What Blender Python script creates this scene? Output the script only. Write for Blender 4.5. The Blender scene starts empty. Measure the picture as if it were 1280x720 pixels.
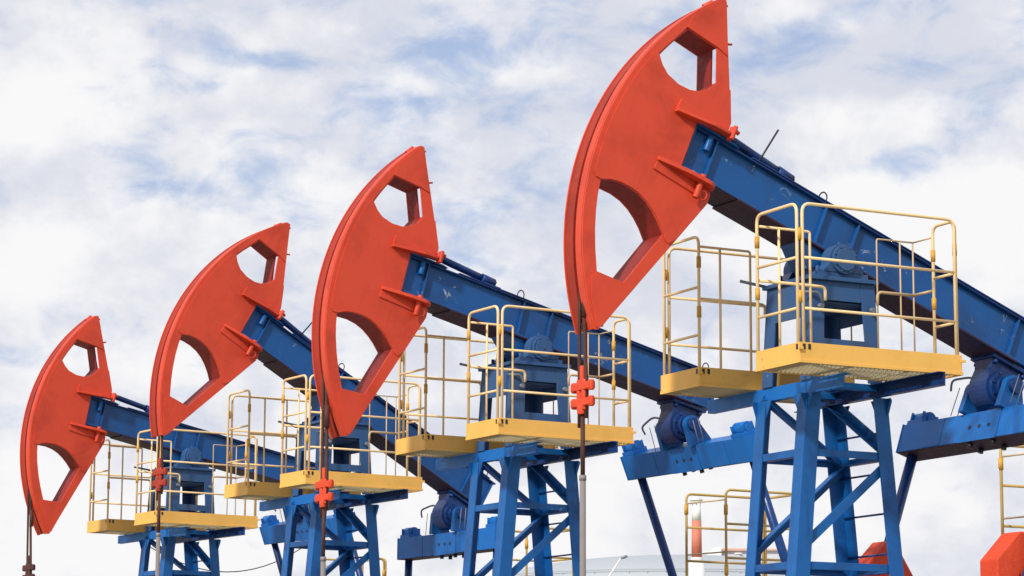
import bpy, bmesh, math, random
from mathutils import Vector, Matrix
random.seed(7)
R = math.radians
sc = bpy.context.scene
C = sc.collection
Z0 = 4.47                                   # height of the walkway kerb above the ground

# ------------------------------------------------------------------ camera
PIT, ROL, YAW, FPX = 0.1665, 0.0037, 0.4824, 3472.4
F = Vector((math.sin(YAW)*math.cos(PIT), math.cos(YAW)*math.cos(PIT), math.sin(PIT)))
R0 = Vector((math.cos(YAW), -math.sin(YAW), 0)); U0 = R0.cross(F)
CR = R0*math.cos(ROL)+U0*math.sin(ROL); CU = -R0*math.sin(ROL)+U0*math.cos(ROL)
cam_d = bpy.data.cameras.new('camera'); cam = bpy.data.objects.new('camera', cam_d); C.objects.link(cam)
cam_d.sensor_width = 36; cam_d.lens = FPX/1280*36; cam_d.clip_start = 0.1; cam_d.clip_end = 6000
CP = Vector((-10.7547, -16.1727, Z0-2.872))
m = Matrix((CR, CU, -F)).transposed().to_4x4(); m.translation = CP
cam.matrix_world = m
sc.camera = cam
sc.render.resolution_x = 1024; sc.render.resolution_y = 576

# ------------------------------------------------------------------ light
SUN = Vector((-0.70, -0.385, 0.60)).normalized()
s_el = math.asin(SUN.z); s_az = math.atan2(SUN.x, SUN.y)
sd = bpy.data.lights.new('sun', 'SUN'); sd.energy = 3.6; sd.angle = R(4.0); sd.color = (1.0, 0.95, 0.87)
so = bpy.data.objects.new('sun', sd); C.objects.link(so)
so.rotation_euler = SUN.to_track_quat('Z', 'Y').to_euler()
sc.view_settings.view_transform = 'Standard'; sc.view_settings.look = 'None'
sc.view_settings.exposure = 0.0; sc.view_settings.gamma = 1.0
sc.render.engine = 'CYCLES'

class NT:
    """tiny node helper"""
    def __init__(s, tree): s.t = tree; s.n = tree.nodes; s.l = tree.links
    def node(s, typ, **kw):
        n = s.n.new(typ)
        for k, v in kw.items(): setattr(n, k, v)
        return n
    def put(s, n, key, v):
        if isinstance(v, bpy.types.NodeSocket): s.l.new(v, n.inputs[key])
        else: n.inputs[key].default_value = v
    def math(s, op, a, b=0.0, clamp=False):
        n = s.node('ShaderNodeMath', operation=op, use_clamp=clamp)
        s.put(n, 0, a); s.put(n, 1, b); return n.outputs[0]
    def ramp(s, v, a, b, c=0.0, d=1.0, smooth=True):
        n = s.node('ShaderNodeMapRange', interpolation_type='SMOOTHSTEP' if smooth else 'LINEAR')
        s.put(n, 0, v); s.put(n, 1, a); s.put(n, 2, b); s.put(n, 3, c); s.put(n, 4, d); return n.outputs[0]
    def mix(s, f, a, b, typ='MIX'):
        n = s.node('ShaderNodeMix', data_type='RGBA', blend_type=typ)
        s.put(n, 0, f); s.put(n, 6, a); s.put(n, 7, b); return n.outputs[2]
    def noise(s, vec, scale, detail=4, rough=0.5, dist=0.0):
        n = s.node('ShaderNodeTexNoise'); s.put(n, 'Vector', vec)
        n.inputs['Scale'].default_value = scale; n.inputs['Detail'].default_value = detail
        n.inputs['Roughness'].default_value = rough; n.inputs['Distortion'].default_value = dist
        return n.outputs[0]
    def vec(s, x, y, z):
        n = s.node('ShaderNodeCombineXYZ'); s.put(n, 0, x); s.put(n, 1, y); s.put(n, 2, z); return n.outputs[0]

w = bpy.data.worlds.new('World'); sc.world = w; w.use_nodes = True
N = NT(w.node_tree); N.n.clear()
out = N.node('ShaderNodeOutputWorld'); bg = N.node('ShaderNodeBackground'); N.l.new(bg.outputs[0], out.inputs[0])
bg.inputs[1].default_value = 0.1
sky = N.node('ShaderNodeTexSky', sky_type='NISHITA', sun_disc=False)
sky.sun_elevation = s_el; sky.sun_rotation = s_az; sky.air_density = 1.0; sky.dust_density = 1.0; sky.ozone_density = 2.0
tc = N.node('ShaderNodeTexCoord'); sp = N.node('ShaderNodeSeparateXYZ'); N.l.new(tc.outputs['Generated'], sp.inputs[0])
az = N.math('MULTIPLY', N.math('ARCTAN2', sp.outputs[0], sp.outputs[1]), 57.29578)
el = N.math('MULTIPLY', N.math('ARCSINE', sp.outputs[2]), 57.29578)
def azel(px, py):
    d = (F + CR*((px-640)/FPX) - CU*((py-360)/FPX)).normalized()
    return math.degrees(math.atan2(d.x, d.y)), math.degrees(math.asin(d.z))
def blob(px, py, rx, ry):                    # soft elliptical weight at a compass bearing and elevation
    a0, e0 = azel(px, py); k = 57.29578/FPX
    u = N.math('MULTIPLY', N.math('SUBTRACT', az, a0), 1/(rx*k)); v = N.math('MULTIPLY', N.math('SUBTRACT', el, e0), 1/(ry*k))
    q = N.math('ADD', N.math('MULTIPLY', u, u), N.math('MULTIPLY', v, v))
    return N.math('EXPONENT', N.math('MULTIPLY', q, -1.0))
P1 = N.vec(az, N.math('MULTIPLY', el, 1.7), 3.7)
P2 = N.vec(az, N.math('MULTIPLY', el, 1.25), 11.3)
fine = N.noise(P1, 0.62, 9, 0.58, 0.35)
broad = N.noise(P2, 0.16, 4, 0.55, 0.2)
puff = N.noise(P2, 0.5, 8, 0.55, 0.1)
# where the blue shows through
gap = None
for b, wgt in ((blob(365, 76, 60, 14), .27), (blob(560, 60, 110, 34), .15), (blob(530, 128, 80, 16), .22), (blob(200, 235, 60, 12), .14), (blob(120, 130, 90, 30), .10),
               (blob(240, 230, 120, 25), .13), (blob(160, 240, 60, 20), .10), (blob(590, 270, 60, 25), .12), (blob(970, 85, 80, 45), .17), (blob(1160, 205, 200, 30), .07), (blob(1240, 120, 50, 50), .10), (blob(1120, 10, 90, 25), .10),
               (blob(1150, 150, 130, 50), .06), (blob(330, 210, 90, 40), .06), (blob(20, 440, 40, 25), .06), (blob(75, 480, 50, 30), .10)):
    t = N.math('MULTIPLY', b, wgt); gap = t if gap is None else N.math('ADD', gap, t)
solid = None
for b, wgt in ((blob(40, 150, 90, 60), .32), (blob(100, 300, 130, 60), .25), (blob(1090, 145, 110, 38), .26), (blob(1190, 300, 210, 60), .34), (blob(1070, 250, 60, 30), .2),
               (blob(640, 600, 900, 190), .17), (blob(120, 700, 300, 90), .1), (blob(440, 260, 120, 50), .06)):
    t = N.math('MULTIPLY', b, wgt); solid = t if solid is None else N.math('ADD', solid, t)
cov = N.math('SUBTRACT', N.math('ADD', N.math('ADD', fine, N.math('MULTIPLY', broad, 0.35)), solid), gap)
cover = N.ramp(cov, 0.36, 0.74, 0.22, 1.0)
bright = N.math('ADD', N.math('ADD', N.math('MULTIPLY', puff, 0.9), N.math('MULTIPLY', solid, 0.9)), N.math('MULTIPLY', broad, 0.25))
bright = N.math('SUBTRACT', bright, N.math('MULTIPLY', blob(600, 545, 500, 40), .17))
bright = N.math('SUBTRACT', bright, N.math('MULTIPLY', blob(1000, 90, 200, 60), .16))
shade = N.ramp(bright, 0.44, 0.78, 0.0, 1.0)
cl = N.mix(shade, (7.0, 7.25, 8.1, 1), (9.5, 9.45, 9.55, 1))
skyc = N.mix(0.7, sky.outputs[0], (3.2, 4.7, 8.0, 1))
full = N.mix(cover, skyc, cl)
N.l.new(full, bg.inputs[0])

# ------------------------------------------------------------------ materials
def paint(name, col, dark=None, chip=None, chipn=0.0, rough=0.45, scale=1.0, rust=0.0, var=0.35, bump=0.12):
    mt = bpy.data.materials.new(name); mt.use_nodes = True
    n = NT(mt.node_tree); b = n.n['Principled BSDF']
    tc = n.node('ShaderNodeTexCoord').outputs['Object']
    oi = n.node('ShaderNodeObjectInfo')
    off = n.node('ShaderNodeVectorMath', operation='SCALE'); n.l.new(tc, off.inputs[0]); off.inputs['Scale'].default_value = scale
    add = n.node('ShaderNodeVectorMath', operation='ADD'); n.l.new(off.outputs[0], add.inputs[0])
    rv = n.vec(n.math('MULTIPLY', oi.outputs['Random'], 17.0), n.math('MULTIPLY', oi.outputs['Random'], 5.0), 0.0)
    n.l.new(rv, add.inputs[1]); v = add.outputs[0]
    col = (*col, 1); dark = (*(dark or [c*0.55 for c in col[:3]]), 1)
    big = n.noise(v, 2.2, 6, 0.62, 0.3)
    c = n.mix(n.ramp(big, 0.42, 0.78, 0.0, var), col, dark)
    # vertical weather streaks
    mp = n.node('ShaderNodeMapping'); n.l.new(v, mp.inputs[0]); mp.inputs['Scale'].default_value = (14, 14, 1.2)
    st = n.noise(mp.outputs[0], 1.0, 4, 0.6)
    c = n.mix(n.ramp(st, 0.55, 0.8, 0.0, var*0.55), c, dark)
    fine = n.noise(v, 26, 5, 0.65)
    c = n.mix(n.ramp(fine, 0.5, 0.8, 0.0, 0.18), c, tuple(min(1, q*1.35+0.01) for q in col[:3])+(1,))
    if chip:
        area = n.noise(v, 1.1, 3, 0.5)
        ch = n.noise(v, 9.0, 6, 0.7, 0.8)
        k = n.math('MULTIPLY', n.ramp(ch, 0.66-chipn*0.1, 0.70-chipn*0.1), n.ramp(area, 0.46, 0.60))
        c = n.mix(n.math('MULTIPLY', k, 0.75), c, (*chip, 1))
    if rust > 0:
        rs = n.noise(v, 6.5, 8, 0.7, 0.4)
        k = n.ramp(rs, 0.70-rust*0.3, 0.78-rust*0.25)
        c = n.mix(n.math('MULTIPLY', k, 0.85), c, (0.10, 0.035, 0.018, 1))
    n.l.new(c, b.inputs['Base Color'])
    n.put(b, 'Roughness', n.ramp(fine, 0.3, 0.8, rough-0.08, rough+0.15))
    b.inputs['Specular IOR Level'].default_value = 0.35
    bp = n.node('ShaderNodeBump'); bp.inputs['Strength'].default_value = bump; bp.inputs['Distance'].default_value = 0.01
    n.l.new(n.math('ADD', n.noise(v, 7, 4, 0.6), n.math('MULTIPLY', fine, 0.3)), bp.inputs['Height'])
    n.l.new(bp.outputs[0], b.inputs['Normal'])
    return mt
M = {}
M['orange'] = paint('orange enamel', (0.65, 0.064, 0.026), (0.40, 0.032, 0.014), rough=0.5, rust=0.07, var=0.75)
M['groove'] = paint('ropeworn groove', (0.40, 0.035, 0.013), (0.10, 0.03, 0.02), rough=0.6, rust=0.38, var=0.8)
M['lining'] = paint('shade-darkened inner red enamel', (0.27, 0.014, 0.007), (0.15, 0.010, 0.007), rough=0.6, rust=0.10, var=0.8)  # enamel colour darkened to carry the shade inside the head windows
M['deep_orange'] = paint('deep orange enamel', (0.38, 0.030, 0.011), (0.20, 0.020, 0.010), rough=0.6, rust=0.16, var=0.9)  # darker orange with rust patches, for the far rim
M['cast'] = paint('rough cast orange', (0.70, 0.068, 0.022), (0.42, 0.035, 0.014), rough=0.65, rust=0.12, var=0.8, bump=0.9)
M['blue'] = paint('blue enamel', (0.006, 0.108, 0.36), (0.006, 0.038, 0.145), rough=0.42, var=0.85, chip=(0.35, 0.42, 0.5), chipn=0.0, rust=0.05)
M['web'] = paint('blue enamel chipped', (0.006, 0.084, 0.29), (0.016, 0.038, 0.115), chip=(0.42, 0.46, 0.5), chipn=0.45, rough=0.38, var=0.8, rust=0.02)
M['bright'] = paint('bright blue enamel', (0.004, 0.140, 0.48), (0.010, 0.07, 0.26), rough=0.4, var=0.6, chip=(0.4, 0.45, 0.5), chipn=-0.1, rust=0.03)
M['dusty'] = paint('dusty blue enamel', (0.028, 0.092, 0.24), (0.06, 0.09, 0.15), rough=0.6, var=0.9, chip=(0.35, 0.4, 0.42), chipn=0.0, rust=0.03)
M['underside'] = paint('dark maroon underside', (0.040, 0.012, 0.026), (0.010, 0.014, 0.055), rough=0.6, var=1.0)  # nearly black maroon mottled with navy, for bottom faces
M['yellow'] = paint('yellow enamel', (0.86, 0.48, 0.11), (0.68, 0.37, 0.07), rough=0.5, var=0.6, rust=0.07, chip=(0.30, 0.24, 0.16), chipn=0.2)
M['rail'] = paint('pale yellow tube enamel', (0.90, 0.65, 0.34), (0.70, 0.42, 0.16), rough=0.45, var=0.5, rust=0.03)
M['thin'] = paint('faded yellow rod', (0.60, 0.43, 0.25), (0.45, 0.29, 0.15), rough=0.6, var=0.6, rust=0.10)
M['rail_dull'] = paint('weathered yellow tube enamel', (0.56, 0.38, 0.12), (0.38, 0.24, 0.07), rough=0.55, var=0.7, rust=0.08)
M['sleeve'] = paint('ochre sleeve', (0.66, 0.34, 0.04), rough=0.5, var=0.5)
M['grate'] = paint('galvanised grating', (0.42, 0.36, 0.22), (0.30, 0.27, 0.19), rough=0.6, var=0.6)
M['dark'] = paint('oily dark steel', (0.022, 0.020, 0.032), (0.05, 0.02, 0.02), rough=0.45, var=0.8)
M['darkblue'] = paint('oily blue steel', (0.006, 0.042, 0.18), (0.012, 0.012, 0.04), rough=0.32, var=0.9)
M['rope'] = paint('rusty wire rope', (0.085, 0.03, 0.022), (0.03, 0.015, 0.015), rough=0.7, var=0.8, bump=0.8)
M['rod'] = paint('grey steel rod', (0.24, 0.21, 0.20), (0.14, 0.10, 0.09), rough=0.4, var=0.6)
M['white'] = paint('chalky white paint', (0.78, 0.78, 0.76), (0.62, 0.62, 0.60), rough=0.7, var=0.6)
M['tank'] = paint('pale silver tank paint', (0.40, 0.43, 0.46), (0.35, 0.38, 0.41), rough=0.6, var=0.5, scale=0.2)
M['red'] = paint('faded red band', (0.62, 0.19, 0.12), (0.55, 0.27, 0.2), rough=0.6, var=0.6)
M['fascia'] = paint('bleached orange fascia', (0.60, 0.33, 0.25), (0.5, 0.42, 0.38), rough=0.7, var=1.0, scale=0.6)
M['wall'] = paint('pale plaster', (0.58, 0.60, 0.62), (0.47, 0.49, 0.50), rough=0.8, var=0.7, scale=0.4)
M['concrete'] = paint('weathered concrete', (0.34, 0.33, 0.30), (0.22, 0.21, 0.19), rough=0.9, var=0.8, bump=0.6)
M['grey'] = paint('grey machinery enamel', (0.20, 0.23, 0.26), rough=0.5, var=0.6)

def ground_mat():
    mt = bpy.data.materials.new('sandy gravel'); mt.use_nodes = True; n = NT(mt.node_tree); b = n.n['Principled BSDF']
    v = n.node('ShaderNodeTexCoord').outputs['Object']
    a = n.noise(v, 0.05, 6, 0.6); f = n.noise(v, 9, 8, 0.7)
    c = n.mix(n.ramp(a, 0.4, 0.62), (0.33, 0.27, 0.18, 1), (0.13, 0.16, 0.07, 1))
    c = n.mix(n.ramp(f, 0.4, 0.7, 0, .5), c, (0.40, 0.35, 0.27, 1))
    n.l.new(c, b.inputs['Base Color']); b.inputs['Roughness'].default_value = 0.95
    bp = n.node('ShaderNodeBump'); bp.inputs['Strength'].default_value = 0.6; n.l.new(f, bp.inputs['Height']); n.l.new(bp.outputs[0], b.inputs['Normal'])
    return mt
M['ground'] = ground_mat()

# ------------------------------------------------------------------ mesh helpers
class MB:
    def __init__(s, off=(0, 0, 0)): s.b = bmesh.new(); s.off = Vector(off)
    def v(s, p): return s.b.verts.new(Vector(p)+s.off)
    def hexa(s, c, mi=0):                   # 8 corners: bottom loop then top loop
        q = [s.v(p) for p in c]
        for f in ((3, 2, 1, 0), (4, 5, 6, 7), (0, 1, 5, 4), (1, 2, 6, 5), (2, 3, 7, 6), (3, 0, 4, 7)):
            fc = s.b.faces.new([q[i] for i in f]); fc.material_index = mi
        return s
    def box(s, x0, x1, y0, y1, z0, z1, mi=0):
        return s.hexa([(x0, y0, z0), (x1, y0, z0), (x1, y1, z0), (x0, y1, z0), (x0, y0, z1), (x1, y0, z1), (x1, y1, z1), (x0, y1, z1)], mi)
    def bar(s, a, b, wx, wy, up=(0, 0, 1)):  # rectangular bar between two points; wx side, wy along up
        a, b = Vector(a), Vector(b); d = (b-a).normalized(); u = Vector(up); u = (u-d*u.dot(d)).normalized(); sd = d.cross(u)
        c = []
        for p in (a, b):
            c += [p-sd*wx/2-u*wy/2, p+sd*wx/2-u*wy/2, p+sd*wx/2+u*wy/2, p-sd*wx/2+u*wy/2]
        return s.hexa(c)
    def angle(s, a, b, e1, e2, w=0.1, t=0.012):   # angle iron: flanges along e1 and e2 from the corner line a-b
        a, b, e1, e2 = map(Vector, (a, b, e1, e2))
        prof = [Vector((0, 0)), Vector((w, 0)), Vector((w, t)), Vector((t, t)), Vector((t, w)), Vector((0, w))]
        L = [[s.v(p+e1*q.x+e2*q.y) for q in prof] for p in (a, b)]
        for i in range(6):
            j = (i+1) % 6; s.b.faces.new([L[0][i], L[0][j], L[1][j], L[1][i]])
        s.b.faces.new(L[0][::-1]); s.b.faces.new(L[1]); return s
    def tube(s, pts, r, n=10, closed=False):
        pts = [Vector(p) for p in pts]; rings = []; prev = None
        for i, p in enumerate(pts):
            if closed: d = (pts[(i+1) % len(pts)]-pts[i-1]).normalized()
            else: d = ((pts[i+1]-p).normalized() if i < len(pts)-1 else Vector()) + ((p-pts[i-1]).normalized() if i else Vector())
            d.normalize()
            u = prev if prev is not None else (Vector((0, 0, 1)) if abs(d.z) < 0.9 else Vector((1, 0, 0)))
            u = (u-d*u.dot(d)).normalized(); prev = u; sd = d.cross(u)
            rr = r[i] if isinstance(r, (list, tuple)) else r
            rings.append([s.v(p+u*rr*math.cos(2*math.pi*k/n)+sd*rr*math.sin(2*math.pi*k/n)) for k in range(n)])
        m_ = len(rings)
        for i in range(m_ if closed else m_-1):
            A, B = rings[i], rings[(i+1) % m_]
            for k in range(n):
                f = s.b.faces.new([A[k], A[(k+1) % n], B[(k+1) % n], B[k]]); f.smooth = True
        if not closed: s.b.faces.new(rings[0][::-1]); s.b.faces.new(rings[-1])
        return s
    def cyl(s, a, b, r, n=24, r2=None): return s.tube([a, b], [r, r if r2 is None else r2], n)
    def prism(s, loops, y0, y1, mi=0, axis='y'):   # polygon (first loop) with holes (others) in x-z, extruded along y
        edges = []; start = []
        for lp in loops:
            vs = [s.v((p[0], y0, p[1])) for p in lp]; start += vs
            edges += [s.b.edges.new((vs[i], vs[(i+1) % len(vs)])) for i in range(len(vs))]
        g = bmesh.ops.triangle_fill(s.b, use_beauty=True, use_dissolve=False, edges=edges)
        fs = [f for f in g['geom'] if isinstance(f, bmesh.types.BMFace)]
        for f in fs: f.material_index = mi
        e = bmesh.ops.extrude_face_region(s.b, geom=fs, use_keep_orig=True)
        for f in [x for x in e['geom'] if isinstance(x, bmesh.types.BMFace)]: f.material_index = mi
        bmesh.ops.translate(s.b, verts=[x for x in e['geom'] if isinstance(x, bmesh.types.BMVert)], vec=(0, y1-y0, 0))
        return s
    def build(s, name, mats, parent=None, bevel=0.0, recalc=True):
        if recalc: bmesh.ops.recalc_face_normals(s.b, faces=s.b.faces)
        me = bpy.data.meshes.new(name); s.b.to_mesh(me); s.b.free()
        for mm in (mats if isinstance(mats, list) else [mats]): me.materials.append(mm)
        o = bpy.data.objects.new(name, me); C.objects.link(o)
        if parent: o.parent = parent
        if bevel:
            bv = o.modifiers.new('edge', 'BEVEL'); bv.width = bevel; bv.segments = 2; bv.limit_method = 'ANGLE'; bv.angle_limit = R(40)
        return o
def fillet(pts, r, n=5, closed=False):
    pts = [Vector(p) for p in pts]; out = []
    for i, p in enumerate(pts):
        if not closed and i in (0, len(pts)-1): out.append(p); continue
        a, b = pts[i-1], pts[(i+1) % len(pts)]; da = (a-p); db = (b-p); rr = min(r, da.length*.45, db.length*.45)
        A = p+da.normalized()*rr; B = p+db.normalized()*rr
        for k in range(n+1):
            t = k/n; out.append(A*(1-t)**2+p*2*t*(1-t)+B*t*t)
    return out
def arc(rad, a0, a1, n):                    # beam frame: angle above the -u axis
    return [(-rad*math.cos(R(a0+(a1-a0)*i/n)), rad*math.sin(R(a0+(a1-a0)*i/n))) for i in range(n+1)]
def empty(name, loc, rz=0):
    o = bpy.data.objects.new(name, None); C.objects.link(o); o.location = loc; o.rotation_euler = (0, 0, rz)
    o.empty_display_size = 0.3; return o
def tag(o, label=None, cat=None, group=None, kind=None):
    for k, v in (('label', label), ('category', cat), ('group', group), ('kind', kind)):
        if v: o[k] = v
    return o

# ------------------------------------------------------------------ ground
g = MB(); g.box(-3000, 3000, -3000, 3000, -0.5, 0); tag(g.build('ground', M['ground']), kind='structure')
g = MB()
g.box(-3.5, 8.0, -4.0, 26.0, -0.2, 0.06); tag(g.build('gravel_pad', M['concrete'], bevel=0.02), kind='structure')

# ------------------------------------------------------------------ pumpjack prototype
XC, YC = 0.857, 1.008                       # tower centre in the survey frame
OFF = (-XC, -YC, Z0)
PX, PZ = 0.865, 0.765                       # saddle pivot in the survey frame
HY = 0.17; FY = 0.115; YM = -0.035           # near and far face of the horse head, middle of its groove
def face(s): return -HY if s < 0 else FY
def mb(): return MB(OFF)

def panel_rail(b, a, c, top, bars, r=0.012, rad=0.07, z0=-0.09):
    a, c = Vector(a), Vector(c)
    b.tube(fillet([(a.x, a.y, z0), (a.x, a.y, top), (c.x, c.y, top), (c.x, c.y, z0)], rad), r, 10)
    for z in bars: b.tube([(a.x, a.y, z), (c.x, c.y, z)], r*0.9, 8)
def sleeves(b, spots, r=0.0175, h=0.085):
    for x, y, z in spots: b.cyl((x, y, z-h/2), (x, y, z+h/2), r, 10)

def platform(parent, x0, x1, y0, y1, side):
    """side -1: outer edge at y0 (towards the camera); +1: outer edge at y1"""
    h = 0.143; t = 0.012
    p = mb()
    p.box(x0, x1, y0, y0+t, -h, 0); p.box(x0, x1, y1-t, y1, -h, 0)
    p.box(x0, x0+t, y0+t+0.002, y1-t-0.002, -h, 0); p.box(x1-t, x1, y0+t+0.002, y1-t-0.002, -h, 0)
    # folded lips along the top and bottom of the kick boards
    p.box(x0-0.006, x1+0.006, y0-0.006, y0-0.001, -h-0.004, -h+0.020); p.box(x0-0.006, x0-0.001, y0, y1, -h-0.004, -h+0.020)
    p.box(x1+0.001, x1+0.006, y0, y1, -h-0.004, -h+0.020)
    p.box(x0+t+0.003, x1-t-0.003, y0+t+0.002, y0+0.035, -0.115, -0.11); p.box(x0+t+0.003, x1-t-0.003, y1-0.035, y1-t-0.002, -0.115, -0.11)
    # clip plates on the corners
    for xx in (x0, x1):
        p.box(xx-0.022, xx+0.022, y0-0.016, y0-0.008, -0.055, -0.035)
    pf = p.build('service_platform', M['yellow'], parent, bevel=0.002)
    n_ = mb()
    for xx in (x0+0.035, x0+0.08): n_.box(xx-0.011, xx+0.011, y0-0.003, y0-0.001, -0.050, -0.012)
    for yy in (y0+0.035,): n_.box(x0-0.003, x0-0.001, yy-0.011, yy+0.011, -0.050, -0.012)
    n_.build('slot', M['dark'], pf)
    g_ = mb()
    xx = x0+0.025
    while xx < x1-0.02:
        g_.box(xx, xx+0.010, y0+0.014, y1-0.014, -0.139, -0.127); xx += 0.037
    yy = y0+0.05
    while yy < y1-0.03:
        g_.box(x0+0.014, x1-0.014, yy, yy+0.006, -0.1265, -0.121); yy += 0.075
    g_.box(x0+0.45, x0+0.47, y0+0.014, y1-0.014, -0.147, -0.1395); g_.box(x0+0.95, x0+0.97, y0+0.014, y1-0.014, -0.147, -0.1395)
    g_.build('grating', M['grate'], pf)
    yo, yi = (y0+0.018, y1-0.018) if side < 0 else (y1-0.018, y0+0.018)
    s_ = -side
    q = mb(); panel_rail(q, (x0+(0.045 if side < 0 else 0.068), yo, 0), (x1-0.035, yo, 0), 1.0, (0.61, 0.245)); q.build('railing', M['rail'], pf)
    q = mb(); panel_rail(q, (x0+0.012, yo+s_*0.02, 0), (x0+0.012, yi, 0), 1.0, (0.61, 0.245)); q.build('railing', M['rail'], pf)
    q = mb(); panel_rail(q, (x1-0.012, yo+s_*0.02, 0), (x1-0.012, yo+s_*0.29, 0), 1.0, (0.61, 0.245)); q.build('railing', M['rail'], pf)
    # light inner hand rails either side of the gap to the saddle
    for xa, xb, xm in ((x0+0.03, x0+0.47, x0+0.20), (x1-0.012, x1-0.34, x1-0.13)):
        q = mb()
        rt_ = 0.010 if xb > xa else 0.0065
        q.tube(fillet([(xa, yi, 0.92), (xb, yi, 0.92), (xb, yi, -0.09)], 0.02), rt_, 8)
        q.tube([(xm, yi, 0.92), (xm, yi, -0.09)], rt_, 8)
        if xb < xa:
            q.tube([(xa, yi, 0.92), (xa, yo+s_*0.29, 0.92)], rt_, 8); q.tube([(xa, yi, 0.92), (xa, yi, -0.09)], rt_, 8)
            q.tube([(xa, yi, 0.52), (xa, yo+s_*0.29, 0.52)], 0.011, 8)
        d = 0.13 if xb > xa else 0.0
        q.tube(fillet([(xa, yi, 0.52), (xb+d, yi, 0.52), (xb+d, yi, 0.42)], 0.04), 0.012, 8)
        q.build('hand_rail', M['thin'] if xb < xa else M['rail'], pf)
    q = mb()
    sleeves(q, [(x0+0.028, yo+s_*0.01, 0.78), (x0+0.028, yo+s_*0.01, 0.33), (x1-0.024, yo+s_*0.01, 0.78), (x0+0.012, yi, 0.80), (x0+0.012, yi, 0.42), (x1-0.012, yo+s_*0.29, 0.78), (x1-0.012, yo+s_*0.29, 0.42)])
    q.build('clamp_sleeve', M['sleeve'], pf)
    return pf

def leg_pt(sx, sy, z, inset=0.0):
    a = 0.30+0.092*(-0.19-z); b = 0.312
    return Vector((XC+sx*(a+0.05-inset), YC+sy*(b+0.03-inset), z))

root = empty('pumpjack', (0, 0, 0))
# --- tower
base = mb()
for yy in (YC-0.40, YC+0.28): base.box(-0.9, 4.6, yy, yy+0.12, -Z0+0.08, -Z0+0.34)
for xx in (-0.6, 0.3, 1.4, 2.2, 3.6): base.box(xx, xx+0.1, YC-0.279, YC+0.279, -Z0+0.10, -Z0+0.30)
base.build('base_skid', M['blue'], root, bevel=0.004)
tower = empty('tower', (0, 0, 0)); tower.parent = root
LV = (-0.215, -0.686, -1.51, -2.5, -3.45)
for i, z in enumerate(LV):
    if i == 0: continue
    hh = 0.055
    for sy in (-1, 1):
        a, b = leg_pt(-1, sy, z, .012), leg_pt(1, sy, z, .012); a.x += 0.075; b.x -= 0.075
        a.y = b.y = a.y-sy*0.008
        tw = mb(); tw.bar(a, b, 0.012, hh); tw.bar(a+Vector((0, -sy*0.032, hh/2-0.006)), b+Vector((0, -sy*0.032, hh/2-0.006)), 0.05, 0.012); tw.build('crossbar', M['blue'], tower, bevel=0.002)
    for sx in (-1, 1):
        a, b = leg_pt(sx, -1, z, .012), leg_pt(sx, 1, z, .012); a.y += 0.075; b.y -= 0.075
        tw = mb(); tw.bar(a, b, 0.012, hh); tw.bar(a+Vector((-sx*0.032, 0, -hh/2+0.006)), b+Vector((-sx*0.032, 0, -hh/2+0.006)), 0.05, 0.012); tw.build('crossbar', M['blue'], tower, bevel=0.002)
for sx in (-1, 1):
    for sy in (-1, 1):
        l = mb(); l.angle(leg_pt(sx, sy, -0.253), leg_pt(sx, sy, -Z0+0.341), (-sx, 0, 0), (0, -sy, 0), 0.125, 0.013)
        l.build('leg', M['blue'], tower, bevel=0.002)
        # gusset plates under the cap
        gq = mb(); z = -0.255; p = leg_pt(sx, sy, z)
        for dx in (1,):
            q = p+Vector((sx*0.001, 0, 0))
            pts = [(q.x, z), (q.x+sx*0.045, z), (q.x+sx*0.045, z-0.02), (q.x+sx*0.010, z-0.13)]
            gq.prism([pts], q.y-sy*0.014-0.005, q.y-sy*0.014+0.005)
        # brackets in the y direction
        yv = p.y; xs = p.x-sx*0.007
        for s2 in (1, -1):
            y1_ = yv+s2*sy*0.05 if s2 > 0 else yv-sy*0.20
            y0_ = yv+sy*0.001 if s2 > 0 else yv-sy*0.126
            vs = [(xs, y0_, z), (xs, y1_, z), (xs, y0_, z-0.13)]
            A = [gq.v((v[0]-0.005, v[1], v[2])) for v in vs]; B = [gq.v((v[0]+0.005, v[1], v[2])) for v in vs]
            gq.b.faces.new(A); gq.b.faces.new(B[::-1])
            for i in range(3): gq.b.faces.new([A[i], A[(i+1) % 3], B[(i+1) % 3], B[i]])
        gq.build('gusset', M['blue'], tower)
def brace(a, b, nrm, name='brace'):
    q = mb(); a, b, nrm = Vector(a), Vector(b), Vector(nrm)
    d = (b-a).normalized(); side = d.cross(nrm).normalized()
    q.angle(a-side*0.035, b-side*0.035, side, -nrm, 0.07, 0.010); q.build(name, M['blue'], tower, bevel=0.0015)
for sy in (-1, 1):
    for i, (za, zb) in enumerate(zip(LV[1:-1], LV[2:])):
        s1 = 1 if i % 2 == 0 else -1
        brace(leg_pt(s1, sy, za-0.05, .03), leg_pt(-s1, sy, zb+0.10, .03), (0, sy, 0))
brace(leg_pt(-1, 1, LV[0], .03), leg_pt(1, 1, LV[1]+0.0, .03), (0, 1, 0))
brace(leg_pt(1, 1, LV[0], .03), leg_pt(1, -1, LV[1]+0.06, .03), (1, 0, 0))
for i, (za, zb) in enumerate(zip(LV[2:-1], LV[3:])):
    brace(leg_pt(1, 1, za-.05, .03), leg_pt(1, -1, zb+.1, .03), (1, 0, 0)); brace(leg_pt(-1, 1, za-.05, .03), leg_pt(-1, -1, zb+.1, .03), (-1, 0, 0))
ld = mb(); z = -0.50
while z > -4.2:
    a, b = leg_pt(1, -1, z, .02), leg_pt(1, 1, z, .02); ld.tube([a, b], 0.008, 6); z -= 0.298
ld.build('ladder', M['darkblue'], root)
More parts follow.
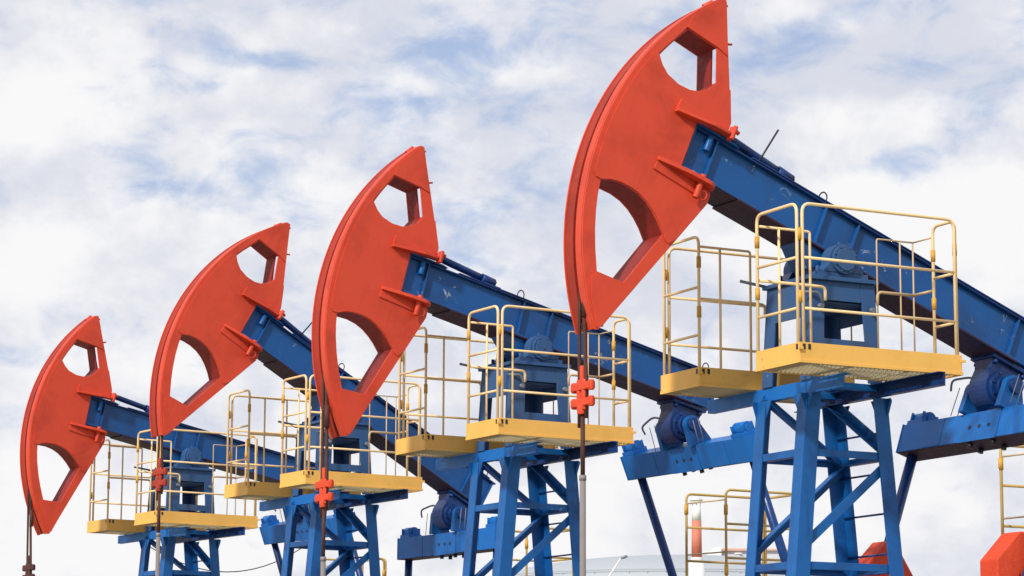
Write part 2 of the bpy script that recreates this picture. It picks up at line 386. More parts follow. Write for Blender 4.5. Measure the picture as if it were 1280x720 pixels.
# cantilever beams under both walkways (channels)
for xx, ya, yb, f in ((XC-0.30, 0.275, 2.13, -1), (XC+0.30, -0.12, 1.75, 1)):
    q = mb(); q.box(xx-0.006, xx+0.006, ya, yb, -0.251, -0.150)
    q.box(xx+0.007 if f < 0 else xx-0.057, xx+0.057 if f < 0 else xx-0.007, ya, yb, -0.251, -0.243); q.box(xx+0.007 if f < 0 else xx-0.057, xx+0.057 if f < 0 else xx-0.007, ya, yb, -0.158, -0.150)
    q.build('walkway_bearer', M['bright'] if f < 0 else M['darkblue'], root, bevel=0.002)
for yy in (YC-0.30, YC+0.24):
    q = mb(); q.box(XC-0.292, XC+0.292, yy, yy+0.06, -0.20, -0.151); q.build('stand_bearer', M['blue'], root)
platform(root, 0.0, 1.404, 0.0, 0.577, -1)
platform(root, 0.055, 1.459, 1.439, 2.007, 1)

# --- saddle stand on top of the tower
def tap(sx, sy, z, gx=0.0, gy=0.0):          # outline of the tapering stand at height z
    a = 0.285+0.035*(0.61-z)/0.7; b = 0.295+0.03*(0.61-z)/0.7
    return Vector((PX-0.005+sx*(a-gx), YC+sy*(b-gy), z))
sf = mb()
zb = -0.149; zt = 0.60; zm = 0.455; zc = 0.165
for sy in (-1, 1):
    # front / back faces: two legs and cross plates, each a tapered slab
    for sx in (-1, 1):
        c = []
        for z in (zb, zt):
            o_ = tap(sx, sy, z); i_ = tap(sx, sy, z); wl = 0.125
            c.append((o_, Vector((i_.x-sx*wl, i_.y, z)), Vector((i_.x-sx*wl, i_.y-sy*0.016, z)), Vector((o_.x, o_.y-sy*0.016, z))))
        sf.hexa(list(c[0])+list(c[1]))
        c = []
        for z in (zb, zt):
            o_ = tap(sx, sy, z, 0, 0.017)
            c.append((o_, Vector((o_.x, o_.y-sy*0.12, z)), Vector((o_.x-sx*0.016, o_.y-sy*0.12, z)), Vector((o_.x-sx*0.016, o_.y, z))))
        sf.hexa(list(c[0])+list(c[1]))
    for za, zb2 in ((zm, zt), (0.09, zc)):
        a0, a1, b0, b1 = tap(-1, sy, za, .126), tap(1, sy, za, .126), tap(-1, sy, zb2, .126), tap(1, sy, zb2, .126)
        th = Vector((0, -sy*0.014, 0)); e = Vector((0, -sy*0.001, 0))
        sf.hexa([a0+e, a1+e, a1+th, a0+th, b0+e, b1+e, b1+th, b0+th])
for sx in (-1, 1):
    za, zb2 = 0.33, zt
    a0, a1, b0, b1 = tap(sx, -1, za, 0, .138), tap(sx, 1, za, 0, .138), tap(sx, -1, zb2, 0, .138), tap(sx, 1, zb2, 0, .138)
    th = Vector((-sx*0.014, 0, 0)); e = Vector((-sx*0.001, 0, 0))
    sf.hexa([a0+e, a1+e, a1+th, a0+th, b0+e, b1+e, b1+th, b0+th])
    sf.box(PX-0.005+sx*0.20-0.03, PX-0.005+sx*0.20+0.03, YC-0.24, YC+0.24, 0.02, 0.10)
sf.box(PX-0.315, PX+0.305, YC-0.325, YC+0.325, 0.602, 0.632)
sf.box(PX-0.29, PX+0.28, YC-0.27, YC+0.27, 0.44, 0.452)
stand = sf.build('saddle_stand', M['dusty'], root, bevel=0.003)
q = mb()
q.tube(fillet([(0.50, YC-0.30, 0.50), (0.62, YC-0.34, 0.50), (0.66, YC-0.34, 0.40)], .03), 0.010, 8)
q.tube([(0.36, YC+0.33, 0.66), (0.62, YC+0.31, 0.625)], 0.012, 8)
for sx in (-1, 1):
    q.cyl((PX+sx*0.23, YC-0.315, 0.40), (PX+sx*0.23, YC-0.355, 0.40), 0.02, 10)
q.build('bolt', M['grey'], stand)
def bearing(y0, y1, outer):
    q = mb(); ym = (y0+y1)/2
    q.box(PX-0.225, PX+0.225, y0+0.005, y1-0.005, 0.634, 0.672)
    q.prism([[(PX-0.17, 0.673), (PX-0.125, 0.74)]+[(PX+0.125*math.cos(R(a)), 0.765+0.125*math.sin(R(a))) for a in range(180, -1, -12)]+[(PX+0.125, 0.74), (PX+0.17, 0.673)]], y0, y1)
    d = -1 if outer < 0 else 1; yo = y0 if outer < 0 else y1
    q.cyl((PX, yo+d*0.001, PZ), (PX, yo+d*0.030, PZ), 0.108, 32); q.cyl((PX, yo+d*0.031, PZ), (PX, yo+d*0.045, PZ), 0.085, 32); q.cyl((PX, yo+d*0.046, PZ), (PX, yo+d*0.052, PZ), 0.014, 8)
    for k in range(8):
        an = R(k*45+22); q.cyl((PX+0.096*math.cos(an), yo+d*0.031, PZ+0.096*math.sin(an)), (PX+0.096*math.cos(an), yo+d*0.040, PZ+0.096*math.sin(an)), 0.009, 6)
    for sx in (-0.195, 0.195):
        q.cyl((PX+sx, ym, 0.673), (PX+sx, ym, 0.715), 0.018, 6)
    q.cyl((PX, ym, 0.885), (PX, ym, 0.91), 0.012, 8)
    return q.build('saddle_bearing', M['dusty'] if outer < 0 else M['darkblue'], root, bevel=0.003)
bearing(0.705, 0.815, -1); bearing(1.20, 1.325, 1)

# --- walking beam (own frame: u along x towards the crank, w up, y centred, origin at the pivot)
bm_ = MB()
WB, WT = 0.059, 0.407
for sy in (-1, 1): bm_.box(-1.432, 2.03, *sorted((sy*0.118, sy*0.128)), WB+0.021, WT-0.019)
bm_.box(-1.432, 2.05, -0.17, 0.17, WT-0.018, WT-0.004, 2)
bm_.box(-0.93, 1.95, -0.180, 0.180, WT-0.003, WT+0.007, 2)
bm_.box(-1.432, 2.03, -0.17, 0.17, WB+0.002, WB+0.020, 0)
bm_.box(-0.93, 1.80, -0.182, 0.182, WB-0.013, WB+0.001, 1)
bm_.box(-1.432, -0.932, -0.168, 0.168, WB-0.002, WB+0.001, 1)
bm_.box(-1.446, -1.433, -0.165, 0.165, WB-0.01, WT+0.01)
for u in (-1.235, -0.195, 0.115, 1.72, 2.02):
    for sy in (-1, 1):
        ya, yb = sorted((sy*0.129, sy*0.163)); bm_.box(u-0.007, u+0.007, ya, yb, WB+0.021, WT-0.019)
# saddle bracket around the pivot shaft
bm_.prism([[(-0.30, WB-0.014), (-0.13, -0.10)]+[(0.13*math.cos(R(a)), -0.02+0.13*math.sin(R(a))) for a in range(200, 341, 14)]+[(0.13, -0.10), (0.30, WB-0.014)]], -0.15, 0.15)
bm_.cyl((0, -0.21, 0), (0, 0.21, 0), 0.06, 24)
beam = bm_.build('walking_beam', [M['web'], M['underside'], M['darkblue']], root, bevel=0.002)
q = MB()
q.tube([(-1.19, 0.03, 0.550), (-0.47, 0.03, 0.505)], 0.034, 14); q.tube([(-0.60, 0.03, 0.513), (-0.46, 0.03, 0.504)], 0.045, 12)
for u in (-0.53, -0.5, -0.47, -0.44): q.cyl((u, 0.05, 0.47), (u+0.01, 0.05, 0.535), 0.010, 6)
q.box(-0.58, -0.40, -0.02, 0.08, 0.415, 0.475)
q.build('strut_pipe', M['darkblue'], beam)
q = MB(); q.tube([( -0.225+0.035*math.cos(R(a)), -0.10, 0.45+0.05*math.sin(R(a))) for a in range(-60, 241, 20)], 0.006, 6); q.tube([(1.90+0.035*math.cos(R(a)), -0.10, 0.45+0.05*math.sin(R(a))) for a in range(-60, 241, 20)], 0.006, 6)
q.build('lifting_eye', M['dark'], beam)
q = MB()                                     # tail bearing housing, hung under the beam
AX, AZ = 1.79, -0.17
q.box(1.60, 1.98, -0.15, 0.15, WB-0.045, WB-0.014)
q.prism([[(1.62, WB-0.046), (1.64, -0.06), (AX-0.16, AZ)]+[(AX-0.16*math.cos(R(a)), AZ-0.16*math.sin(R(a))) for a in range(0, 181, 12)]+[(1.94, -0.06), (1.96, WB-0.046)]], -0.11, 0.11)
q.cyl((AX, -0.145, AZ), (AX, 0.145, AZ), 0.135, 32); q.cyl((AX, -0.19, AZ), (AX, 0.19, AZ), 0.10, 28); q.cyl((AX, -0.30, AZ), (AX, 0.30, AZ), 0.062, 24)
for k in range(8):
    an = R(45*k); q.cyl((AX+0.118*math.cos(an), -0.156, AZ+0.118*math.sin(an)), (AX+0.118*math.cos(an), -0.146, AZ+0.118*math.sin(an)), 0.012, 6)
for sx in (1.65, 1.93):
    for yy in (-0.12, 0.12): q.cyl((sx, yy, -0.02), (sx, yy, WB-0.046), 0.022, 8)
q.build('tail_bearing', M['darkblue'], beam, bevel=0.003)

# --- horse head (beam frame)
RO = 2.15
upper = [(-1.796, 1.051), (-1.51, 1.035), (-1.418, 0.789), (-1.46, 0.71), (-1.525, 0.655), (-1.60, 0.627), (-1.70, 0.620), (-1.81, 0.645), (-1.875, 0.690), (-1.935, 0.757)]
lower = [(-2.012, -0.352), (-1.94, -0.315), (-1.87, -0.298), (-1.78, -0.292), (-1.69, -0.303), (-1.61, -0.330), (-1.536, -0.371), (-1.47, -0.420), (-1.401, -0.482), (-1.563, -0.969), (-1.785, -0.992), (-1.862, -0.837), (-1.92, -0.70), (-1.966, -0.564), (-1.995, -0.45)]
outline = arc(RO-0.004, -40.0, 41.2, 48)+[(-1.575, 1.418), (-1.19, 0.56), (-1.19, 0.44), (-1.45, 0.43), (-1.45, 0.035), (-1.19, 0.03), (-1.15, -0.03), (-1.15, -0.10), (-1.60, -1.325), (-1.622, -1.372)]
mid = arc(2.108, -8.8, 20.5, 14)+[(-1.938, 0.752), (-1.878, 0.685), (-1.81, 0.640), (-1.70, 0.615), (-1.60, 0.622), (-1.522, 0.650), (-1.457, 0.706), (-1.414, 0.785), (-1.29, 0.79), (-1.194, 0.56), (-1.194, 0.446), (-1.456, 0.436), (-1.456, 0.029), (-1.194, 0.024), (-1.154, -0.03), (-1.154, -0.10), (-1.29, -0.47), (-1.34, -0.53), (-1.38, -0.515), (-1.396, -0.484), (-1.467, -0.416), (-1.534, -0.366), (-1.608, -0.325), (-1.69, -0.298), (-1.78, -0.287), (-1.87, -0.293), (-1.94, -0.31), (-2.012, -0.347), (-2.06, -0.35)]
tip = [(-1.80, 1.055), (-1.508, 1.040), (-1.405, 1.02), (-1.572, 1.408), (-1.605, 1.41), (-1.70, 1.285), (-1.79, 1.15)]
toe = [(-1.79, -0.987), (-1.563, -0.964), (-1.472, -0.957), (-1.597, -1.318), (-1.622, -1.365), (-1.648, -1.355), (-1.76, -1.185), (-1.82, -1.05)]
hh = MB()
for s in (-1, 1):
    ya, yb = sorted((face(s), face(s)-s*0.016)); hh.prism([outline, upper, lower], ya, yb)
    ya, yb = sorted((face(s)+s*0.001, face(s)+s*0.009))
    for pl in (mid, tip, toe): hh.prism([pl], ya, yb)
head = hh.build('horse_head', M['orange'], root, bevel=0.0015)
for s in (-1, 1):
    rim = MB()
    ya, yb = (-HY+0.0175, -0.070) if s < 0 else (-0.010, FY-0.0175)
    rim.prism([arc(RO if s < 0 else RO-0.012, -39.9, 41.0, 48)+arc(2.06, 41.0, -39.9, 48)], ya, yb)
    rim.build('rim', M['orange'] if s < 0 else M['deep_orange'], head, bevel=0.003)
rim = MB(); rim.prism([arc(2.072, -39.8, 40.9, 48)+arc(2.05, 40.9, -39.8, 48)], -0.069, -0.011); rim.build('rope_groove', M['groove'], head)
ln = MB()
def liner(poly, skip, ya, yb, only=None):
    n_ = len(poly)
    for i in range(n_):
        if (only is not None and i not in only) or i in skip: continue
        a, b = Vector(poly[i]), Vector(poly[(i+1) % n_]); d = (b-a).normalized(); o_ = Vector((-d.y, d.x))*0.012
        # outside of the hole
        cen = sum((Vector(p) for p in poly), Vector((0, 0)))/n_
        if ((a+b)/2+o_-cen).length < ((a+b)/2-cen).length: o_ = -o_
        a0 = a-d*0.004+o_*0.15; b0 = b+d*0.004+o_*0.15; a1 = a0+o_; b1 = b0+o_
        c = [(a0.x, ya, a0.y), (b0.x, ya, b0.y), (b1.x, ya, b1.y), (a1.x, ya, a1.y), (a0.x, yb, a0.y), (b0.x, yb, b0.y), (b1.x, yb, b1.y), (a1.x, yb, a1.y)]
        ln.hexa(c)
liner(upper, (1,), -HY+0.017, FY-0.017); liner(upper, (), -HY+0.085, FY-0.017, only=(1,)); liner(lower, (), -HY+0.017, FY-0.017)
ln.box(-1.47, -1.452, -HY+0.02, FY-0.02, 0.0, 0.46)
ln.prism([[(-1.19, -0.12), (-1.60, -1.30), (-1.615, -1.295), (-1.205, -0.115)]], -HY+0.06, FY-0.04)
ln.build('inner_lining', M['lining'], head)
for s in (-1, 1):                            # brackets that clip the head to the beam
    q = MB(); yi = face(s)+s*0.0095
    def slab(poly, w0, w1, q=q):             # outline in u-y, thickness along w, sloped slightly
        A = [q.v((u, y, w0+k)) for u, y, k in poly]; B = [q.v((u, y, w1+k)) for u, y, k in poly]
        q.b.faces.new(A); q.b.faces.new(B[::-1]); n_ = len(A)
        for i in range(n_): q.b.faces.new([A[i], A[(i+1) % n_], B[(i+1) % n_], B[i]])
    slab([(-1.66, yi, .0), (-1.66, yi+s*0.05, .0), (-1.36, yi+s*0.10, .02), (-1.22, yi+s*0.09, .03), (-1.175, yi+s*0.04, .03), (-1.175, yi, .03)], 0.405, 0.428)
    ya, yb = sorted((yi, yi+s*0.022)); q.prism([[(-1.66, 0.43), (-1.65, 0.52), (-1.23, 0.485), (-1.23, 0.46)]], ya, yb)
    for yy in (0.03, 0.075): q.cyl((-1.185, yi+s*yy, 0.41), (-1.185, yi+s*yy, 0.52), 0.02, 8)
    q.cyl((-1.17, yi+s*0.05, 0.50), (-1.13, yi+s*0.05, 0.49), 0.017, 8)
    q.build('bracket', M['orange'], head, bevel=0.003)
    q = MB()
    def slab2(poly, w0, w1):
        A = [q.v((u, y, w0)) for u, y in poly]; B = [q.v((u, y, w1)) for u, y in poly]
        q.b.faces.new(A); q.b.faces.new(B[::-1]); n_ = len(A)
        for i in range(n_): q.b.faces.new([A[i], A[(i+1) % n_], B[(i+1) % n_], B[i]])
    slab2([(-1.66, yi), (-1.66, yi+s*0.03), (-1.40, yi+s*0.10)]+[(-1.25+0.09*math.cos(R(a)), yi+s*(0.02+0.09*math.sin(R(a)))) for a in range(90, -1, -15)]+[(-1.16, yi)], -0.004, 0.026)
    q.prism([[(-1.66, -0.075), (-1.655, -0.005), (-1.20, -0.005), (-1.17, -0.07), (-1.22, -0.09)]], *sorted((yi, yi+s*0.012)))
    q.cyl((-1.285, yi+s*0.05, -0.13), (-1.285, yi+s*0.05, 0.06), 0.024, 12)
    q.tube([(-1.235+0.028*math.cos(R(a)), yi+s*0.055, -0.085+0.035*math.sin(R(a))) for a in range(0, 360, 30)], 0.007, 6, closed=True)
    q.build('bracket', M['orange'], head, bevel=0.003)
q = MB()                                     # blue end fittings where the beam enters the head
for s in (-1, 1):
    q.cyl((-1.30, s*0.158, 0.27), (-1.30, s*0.158, 0.385), 0.026, 14)
q.prism([[(-1.45, 0.409), (-1.45, 0.422), (-1.12, 0.422), (-1.06, 0.409)]], -0.20, 0.20)
q.build('end_fitting', M['blue'], beam, bevel=0.003)
q = MB()
q.cyl((-1.655, 0, 1.36), (-1.60, 0, 1.43), 0.02, 8)
for u, w_ in ((-1.578, 1.37), (-1.435, 1.115)):
    q.cyl((u, -HY+0.02, w_), (u+0.035, -HY+0.01, w_+0.015), 0.009, 8)
q.build('grease_nipple', M['orange'], head)

# --- equalizer and pitmans (own frame: origin on the tail bearing axis, -z down the pitmans)
q = MB()
q.box(-0.045, 0.155, -1.05, 1.05, -0.43, -0.195, 0)
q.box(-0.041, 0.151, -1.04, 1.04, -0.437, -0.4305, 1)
q.box(-0.051, -0.0455, -0.235, 0.235, -0.438, -0.20)
for s in (-1, 1):
    q.box(-0.05, 0.16, s*1.051-0.006, s*1.051+0.006, -0.435, -0.19)
    q.box(-0.048, -0.0455, s*0.60-0.11, s*0.60+0.11, -0.425, -0.20)
eq = q.build('equalizer', [M['bright'], M['underside']], root, bevel=0.003)
q = MB()
for yy in (-0.12, 0.0, 0.12): q.cyl((-0.0515, yy, -0.32), (-0.056, yy, -0.32), 0.016, 12)
for yy in (-0.17, 0.12): 
    for xx in (-0.01, 0.10): q.cyl((xx, yy, -0.438), (xx, yy, -0.475), 0.022, 8)
q.build('bolt', M['dark'], eq)
for s in (-1, 1):
    q = MB(); y0 = s*0.93
    q.box(-0.03, 0.14, y0-0.10, y0+0.10, -0.194, -0.155)
    q.cyl((0.055, y0-0.085, -0.13), (0.055, y0+0.085, -0.13), 0.062, 20); q.cyl((0.055, y0-0.10, -0.13), (0.055, y0+0.10, -0.13), 0.035, 14)
    for xx in (-0.01, 0.12):
        for yy in (-0.075, 0.075): q.cyl((xx, y0+yy, -0.154), (xx, y0+yy, -0.085), 0.014, 6)
    q.build('pin_cap', M['bright'], eq, bevel=0.002)
q = MB()                                     # yoke that carries the equalizer on the tail shaft
for s in (-1, 1):
    ya, yb = sorted((s*0.205, s*0.262))
    q.prism([[(-0.10, -0.194), (-0.085, -0.02)]+[(0.085*math.cos(R(a)), 0.085*math.sin(R(a))) for a in range(170, 9, -16)]+[(0.085, -0.02), (0.15, -0.194)]], ya, yb)
q.build('yoke', M['blue'], eq, bevel=0.003)
q = MB()
for s, x_ in ((-1, -0.10), (-1, -0.04), (1, -0.06), (1, 0.0)):
    q.tube([(x_+0.02, s*0.40, 0.05), (x_, s*0.40, -0.195)], 0.004, 6)
q.tube(fillet([(-0.10, 0.42, 0.0), (-0.13, 0.40, 0.08), (-0.02, 0.32, 0.14), (0.0, 0.2, 0.10)], .05), 0.010, 6)
q.build('grease_line', M['grey'], eq)
LP = 2.75
for s in (-1, 1):
    q = MB(); q.cyl((0.045, s*0.95, -0.4315), (0.0, s*0.95, -LP), 0.043, 16); q.cyl((0, s*0.95-0.07, -LP), (0, s*0.95+0.07, -LP), 0.12, 20)
    q.build('pitman_arm', M['darkblue'], root)
# --- gear reducer, cranks, counterweights
GX, GZ = 2.60, -2.40
q = mb(); q.box(2.15, 3.35, YC-0.40, YC+0.40, -3.15, -2.05); q.box(2.35, 3.15, YC-0.34, YC+0.34, -2.049, -1.95); q.box(2.05, 3.45, YC-0.42, YC+0.42, -3.20, -3.151)
q.cyl((GX, YC-0.62, GZ), (GX, YC+0.62, GZ), 0.11, 24)
q.build('gear_reducer', M['blue'], root, bevel=0.02)
q = mb(); q.box(2.05, 3.45, YC-0.45, YC+0.45, -Z0+0.342, -3.202); q.build('reducer_pedestal', M['concrete'], root, bevel=0.02)
for s in (-1, 1):                            # crank frame: origin on the crank shaft; drawn for the near machine's angle
    q = MB(); y0, y1 = sorted((s*0.55, s*0.67))
    q.prism([[(-1.12, -0.42), (-1.12, -0.15), (-0.75, 0.25), (0.20, 0.20), (0.32, 0), (0.20, -0.2), (-0.9, -0.48)]], y0, y1)
    q.cyl((-0.993, s*0.671, -0.287), (-0.993, s*0.90, -0.287), 0.06, 16)
    q.build('crank', M['blue'], root, bevel=0.01)
    q = MB(); y0, y1 = sorted((s*0.672, s*0.885))
    oc = [(-0.83, 0.05), (-0.83, 0.945), (-0.62, 1.155), (-0.47, 1.155), (-0.25, 0.90), (-0.13, 0.55), (-0.13, 0.05), (-0.35, -0.12), (-0.62, -0.12)]
    slot = [(-0.66, 0.74), (-0.66, 0.66), (-0.62, 0.63), (-0.58, 0.66), (-0.58, 0.80), (-0.62, 0.84)]
    if s > 0: oc[2:6] = [(-0.62, 1.155), (-0.55, 1.155), (-0.36, 0.86), (-0.26, 0.55)]; oc[6] = (-0.26, 0.05)
    if s > 0: oc = [(a-0.07, b+0.03) for a, b in oc]; slot = [(a-0.07, b+0.03) for a, b in slot]
    q.prism([oc, slot], y0, y1)
    q.build('counterweight', M['cast'], root, bevel=0.012)
# --- bridle hanger, polished rod
q = MB()
q.tube([(0, 0.0, 0.05), (0, 0.0, 0.20)], [0.022, 0.022], 14)
for z_ in (0.050, -0.065):
    q.box(-0.028, 0.028, -0.135, 0.135, z_-0.027, z_+0.027)
    for yy in (-0.122, 0.122): q.cyl((0, yy, z_-0.036), (0, yy, z_+0.038), 0.023, 10)
for yy in (-0.035, 0.035): q.cyl((0, yy, -0.12), (0, yy, 0.10), 0.027, 12)
q.cyl((0, 0, -0.15), (0, 0, -0.08), 0.04, 12)
q.build('carrier_bar', M['cast'], root, bevel=0.006)
q = MB(); q.cyl((0, 0, -0.58), (0, 0, -0.152), 0.0165, 14); q.build('rod_clamp_shaft', M['rope'], root)
q = MB(); q.cyl((0, 0, -4.5), (0, 0, -0.582), 0.0225, 16); q.cyl((0, 0, -0.62), (0, 0, -0.583), 0.026, 12); q.build('polished_rod', M['rod'], root)

def split_loose(o):
    bm2 = bmesh.new(); bm2.from_mesh(o.data); bm2.verts.ensure_lookup_table(); seen = set(); comps = []
    for v in bm2.verts:
        if v.index in seen: continue
        st = [v]; seen.add(v.index); cm = set()
        while st:
            x = st.pop(); cm.add(x.index)
            for e in x.link_edges:
                y = e.other_vert(x)
                if y.index not in seen: seen.add(y.index); st.append(y)
        comps.append(cm)
    bm2.free()
    if len(comps) < 2: return
    src = o.data
    for k, cm in enumerate(comps):
        b = bmesh.new(); b.from_mesh(src); bmesh.ops.delete(b, geom=[v for v in b.verts if v.index not in cm], context='VERTS')
        me = bpy.data.meshes.new(o.name); b.to_mesh(me); b.free()
        for mm in src.materials: me.materials.append(mm) if len(me.materials) < len(src.materials) else None
        if k == 0: o.data = me
        else:
            c = o.copy(); c.data = me; C.objects.link(c)
LOOSE = ('clamp_sleeve', 'slot', 'bolt', 'yoke', 'lifting_eye', 'grease_nipple', 'cross_rod', 'end_fitting', 'grease_line', 'gusset')
for o in list(bpy.data.objects):
    if o.type == 'MESH' and o.name.split('.')[0] in LOOSE: split_loose(o)
def children(o): return [c for c in bpy.data.objects if c.parent == o]
def copy_tree(o, parent=None):
    c = o.copy(); C.objects.link(c); c.parent = parent
    for ch in children(o): copy_tree(ch, c)
    return c

TH = [22.286, 14.304, 29.752, 10.996]
PSI = [18.0, -22.0, 0.5, -20.0]
POS = [(0, 0, 0, 0), (0.3558, 5.2887, 0.0388, 0.0484), (0.7091, 10.3262, 0.0435, 0.0781), (1.0474, 15.6344, 0.0338, 0.1188)]
SHF = [(0, 0), (0.0, 0.0195), (0.003, -0.0217), (-0.026, -0.0066)]
LAB = ['nearest and largest pumpjack, rightmost, orange head cut by the top of the photo',
       'second nearest pumpjack with its orange horse head just left of centre',
       'third pumpjack of the row, head tilted up steeply at upper left',
       'farthest and smallest pumpjack at the far left of the row']
roots = [root]+[None]*3
for i in (1, 2, 3): roots[i] = copy_tree(root)
for i, rt in enumerate(roots):
    dx, dy, dz, a = POS[i]
    ca, sa = math.cos(a), math.sin(a)
    rt.location = (dx+ca*XC-sa*YC, dy+sa*XC+ca*YC, dz); rt.rotation_euler = (0, 0, a)
    tag(rt, LAB[i], 'pumpjack', 'row of orange and blue pumpjacks')
    th = R(TH[i]); ps = R(PSI[i])
    piv = Vector((PX-XC+SHF[i][0], 0, PZ+Z0+SHF[i][1]))
    A = piv+Vector((AX*math.cos(th)+AZ*math.sin(th), 0, -AX*math.sin(th)+AZ*math.cos(th)))
    pin = A+Vector((-LP*math.sin(ps), 0, -LP*math.cos(ps)))
    G = Vector((GX-XC, 0, GZ+Z0)); pa = math.atan2(-(pin.z-G.z), pin.x-G.x)-math.atan2(0.287, -0.993)
    zc_ = Z0-0.335+2.07*(th-R(TH[0]))
    for ch in children(rt):
        k = ch.name.split('.')[0]
        if k in ('walking_beam', 'horse_head'): ch.location = piv; ch.rotation_euler = (0, th, 0)
        elif k in ('equalizer', 'pitman_arm'): ch.location = A; ch.rotation_euler = (0, ps, 0)
        elif k in ('crank', 'counterweight'): ch.location = G; ch.rotation_euler = (0, pa, 0)
        elif k in ('carrier_bar', 'rod_clamp_shaft'): pass
        if k == 'carrier_bar' and i >= 2:
            ch.material_slots[0].link = 'OBJECT'; ch.material_slots[0].material = M['rope'] if i == 3 else M['groove']
        if k == 'polished_rod': ch.location = (-1.205-XC, YM, zc_)
        if k in ('carrier_bar', 'rod_clamp_shaft'): ch.location = (-1.205-XC, YM, zc_)
    # wire ropes over the head groove down to the carrier bar
    q = MB(); rr = 2.072+0.012
    for s, r_ in ((-1, 0.0155), (1, 0.0135)):
        yg = -0.040+s*0.016
        pts = [piv+Vector((-rr*math.cos(R(an)), yg, rr*math.sin(R(an)))) for an in range(int(TH[i])+20, 0, -2)]
        pts += [piv+Vector((-rr, yg, 0)), Vector((-1.205-XC, YM+s*0.050, zc_+0.10)), Vector((-1.205-XC, YM+s*0.050, zc_-0.18-0.03*(1+s)))]
        q.tube(pts, r_, 8)
    q.cyl((-1.205-XC-0.01, YM-0.050, zc_+0.55), (-1.205-XC-0.01, YM-0.050, zc_+0.75), 0.024, 10)
    q.build('wire_rope', M['rope'], rt)
    # individual extras
    if i in (0, 2):
        q = MB(); q.tube([(-0.80, 0.0, 0.42), (-0.72, 0.0, 0.80)], 0.008, 6)
        o = q.build('whip_aerial', M['dark'], [c for c in children(rt) if c.name.startswith('walking_beam')][0])

# ------------------------------------------------------------------ guard rails behind each crank
def cage(n, sx, L, label):
    dx, dy, dz, a = POS[n]; ca, sa = math.cos(a), math.sin(a)
    x0, y0 = 3.66+sx, 1.90
    e = empty('guard_rail', (dx+ca*x0-sa*y0, dy+sa*x0+ca*y0, dz), a)
    tag(e, label, 'guard rail', 'yellow guard rails beside the cranks')
    T = Z0-0.29
    def pan(a_, b_, r=0.0135, top=T, name='rail_panel', bars=(0.34, 0.68)):
        q = MB(); q.tube(fillet([(a_[0], a_[1], T-1.3), (a_[0], a_[1], top), (b_[0], b_[1], top), (b_[0], b_[1], T-1.3)], .07), r, 8)
        for d in bars: q.tube([(a_[0], a_[1], top-d), (b_[0], b_[1], top-d)], r*.9, 8)
        q.build(name, M['rail_dull'], e)
    pan((0.0, 0.60), (L, 0.60)); pan((0.07, 0.0), (L, 0.0))
    pan((L+.03, 0.0), (L+.03, 0.60))
    q = MB()
    for z in (T-0.10, T-0.62): q.tube([(0.0, 0.60, z), (0.07, 0.0, z)], 0.008, 6)
    q.build('cross_rod', M['thin'], e)
    q = MB(); 
    for x_, y_, z in ((0.07, 0.0, T-.2), (0.0, .6, T-.16), (L, 0.0, T-.2), (L, 0.6, T-.2), (0.07, 0.0, T-.8)): q.cyl((x_, y_, z-.05), (x_, y_, z+.05), 0.021, 8)
    split_loose(q.build('clamp_sleeve', M['sleeve'], e))
    q = MB(); q.box(-0.03, L+0.05, -0.03, 0.63, T-1.36, T-1.28)
    for x_ in (0.0, L):
        for y_ in (0.0, 0.6): q.box(x_-0.03, x_+0.03, y_-0.03, y_+0.03, 0.06-dz, T-1.361)
    q.build('deck', M['yellow'], e, bevel=0.003)
cage(0, 0.0, 1.1, 'yellow tube guard rail behind the orange counterweight at the right edge')
cage(1, 0.0, 0.95, 'yellow guard rail in front of the red and white chimney')
cage(2, 0.20, 0.72, 'small yellow guard rail seen through the legs of the second pumpjack')
cage(3, 0.15, 0.62, 'smallest yellow guard rail seen through the legs of the third pumpjack')

# ------------------------------------------------------------------ far plant
def at(px, py, dist):                        # world point where a pixel ray reaches a ground distance
    d = F + CR*((px-640)/FPX) - CU*((py-360)/FPX)
    return CP + d*(dist/math.hypot(d.x, d.y))
# storage tank with a domed roof
D = 150; c0 = at(850, 700, D); rad = 0.5*(1105-592)/FPX*D
eave = at(850, 745, D).z; crown = at(850, 692, D-rad*0.6).z+0.25
tk = empty('storage_tank', (c0.x, c0.y, 0)); tag(tk, 'wide pale domed storage tank far behind the pumpjacks', 'tank')
q = MB(); n_ = 96; q.tube([(0, 0, 0), (0, 0, eave)], rad, n_); q.build('shell', M['tank'], tk)
q = MB(); rings = 10; ps_ = []; rs_ = []
for k in range(rings+1):
    t = k/rings; ps_.append((0, 0, eave+0.03+(crown-eave)*math.sin(t*math.pi/2))); rs_.append(max(0.05, rad*math.cos(t*math.pi/2)**1.0))
q.tube(ps_, rs_, n_); q.build('roof', M['tank'], tk)
q = MB(); q.tube([((rad-0.4)*math.cos(t*math.pi/36), (rad-0.4)*math.sin(t*math.pi/36), eave+0.75) for t in range(72)], 0.03, 5, closed=True)
for t in range(72): q.tube([((rad-0.4)*math.cos(t*math.pi/36), (rad-0.4)*math.sin(t*math.pi/36), eave), ((rad-0.4)*math.cos(t*math.pi/36), (rad-0.4)*math.sin(t*math.pi/36), eave+0.75)], 0.025, 5)
q.build('roof_railing', M['tank'], tk)
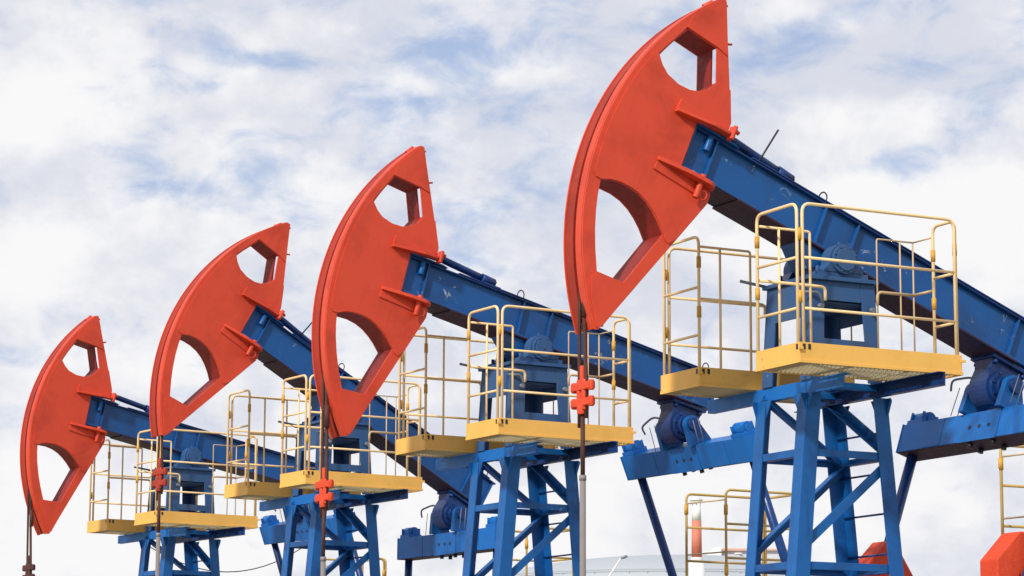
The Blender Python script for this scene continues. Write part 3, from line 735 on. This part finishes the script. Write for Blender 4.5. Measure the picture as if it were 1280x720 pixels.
# plant building with an orange fascia
D = 150; a_ = at(879, 700, D); b_ = at(1006, 700, D); zt_ = at(900, 689, D).z; zt2 = at(890, 684, D).z
dx_ = Vector((b_.x-a_.x, b_.y-a_.y, 0)); Lb = dx_.length; ang = math.atan2(dx_.y, dx_.x)
bd = empty('plant_building', (a_.x, a_.y, 0), ang); tag(bd, 'pale low plant building with a faded orange roof edge behind the chimney', 'building')
q = MB(); q.box(0, Lb, 0, 7, 0, zt_)
q.build('wall', M['wall'], bd)
q = MB(); q.prism([[(0.9, zt_+0.01), (1.0, zt_+0.14), (Lb+.3, zt_+0.08), (Lb+.3, zt_+0.01)]], -0.2, 7.2); q.build('roof', M['fascia'], bd)
q = MB(); q.prism([[(0.0, zt_-1.9), (0.0, zt_-0.5), (0.6, zt_+0.12), (1.0, zt_+0.12), (1.0, zt_-1.9)]], -0.9, -0.02); q.build('roof_cowl', M['white'], bd, bevel=0.03)
q = MB(); q.cyl((1.9, -0.3, 0), (1.9, -0.3, zt_-0.2), 0.14, 16); q.cyl((1.9, -0.3, zt_-0.2), (1.9, -0.3, zt_-0.12), 0.22, 16); q.build('downpipe', M['white'], bd)
for k in range(3):
    q = MB(); x_ = 0.9+k*1.1; q.box(x_, x_+0.7, -0.04, -0.01, 1.2, 2.6); q.build('window', M['grey'], bd)
# chimney
D = 96
cb = at(871, 700, D); k = D/FPX
zz = lambda py: at(871, py, D).z
ch = empty('chimney', (cb.x, cb.y, 0)); tag(ch, 'slim white chimney with a faded red band and a flared cap', 'chimney')
q = MB(); q.cyl((0, 0, 0), (0, 0, zz(701)), 11.5*k, 24, r2=10.0*k); q.cyl((0, 0, zz(701)), (0, 0, zz(697)), 7.5*k, 24)
q.cyl((0, 0, zz(651)), (0, 0, zz(632)), 5.9*k, 24, r2=5.2*k); q.build('stack', M['white'], ch)
q = MB(); q.cyl((0, 0, zz(697)), (0, 0, zz(651)), 6.6*k, 24, r2=6.0*k); q.build('red_band', M['red'], ch)
q = MB()
for t in range(6):
    an = t*math.pi/3; q.tube([(5.0*k*math.cos(an), 5.0*k*math.sin(an), zz(632)), (7.0*k*math.cos(an), 7.0*k*math.sin(an), zz(626))], 0.6*k, 5)
q.cyl((0, 0, zz(626)), (0, 0, zz(624.5)), 8.2*k, 24); q.cyl((0, 0, zz(624.4)), (0, 0, zz(622)), 7.8*k, 24, r2=2.0*k); q.build('cap', M['white'], ch)
# slanted lamp arm above the tank
D = 110; p0 = at(752, 735, D); p1 = at(776, 698, D); p2 = at(784, 695, D)
lo = Vector((p0.x, p0.y, 0)); e = empty('lamp_post', lo); tag(e, 'slim pale lamp post with a leaning arm in front of the tank', 'lamp post')
q = MB(); q.tube([(0, 0, 0), p0-lo, p1-lo], [0.07, 0.045, 0.035], 8); q.build('pole', M['white'], e)
q = MB(); q.tube([p1-lo, (p1+p2)/2-lo, p2-lo], [0.035, 0.06, 0.05], 8); q.build('lamp_head', M['grey'], e)
# overhead cable sagging between two poles
D = 62; ends = [at(150, 655, D), at(430, 640, D+6)]
q = MB(); pts = []
for t in range(25):
    s = t/24; p = ends[0].lerp(ends[1], s); p.z -= 4*1.25*s*(1-s); pts.append(p)
q.tube(pts, 0.012, 6); cbl = q.build('overhead_cable', M['dark']); tag(cbl, 'thin dark overhead cable sagging behind the left pumpjacks', 'cable')
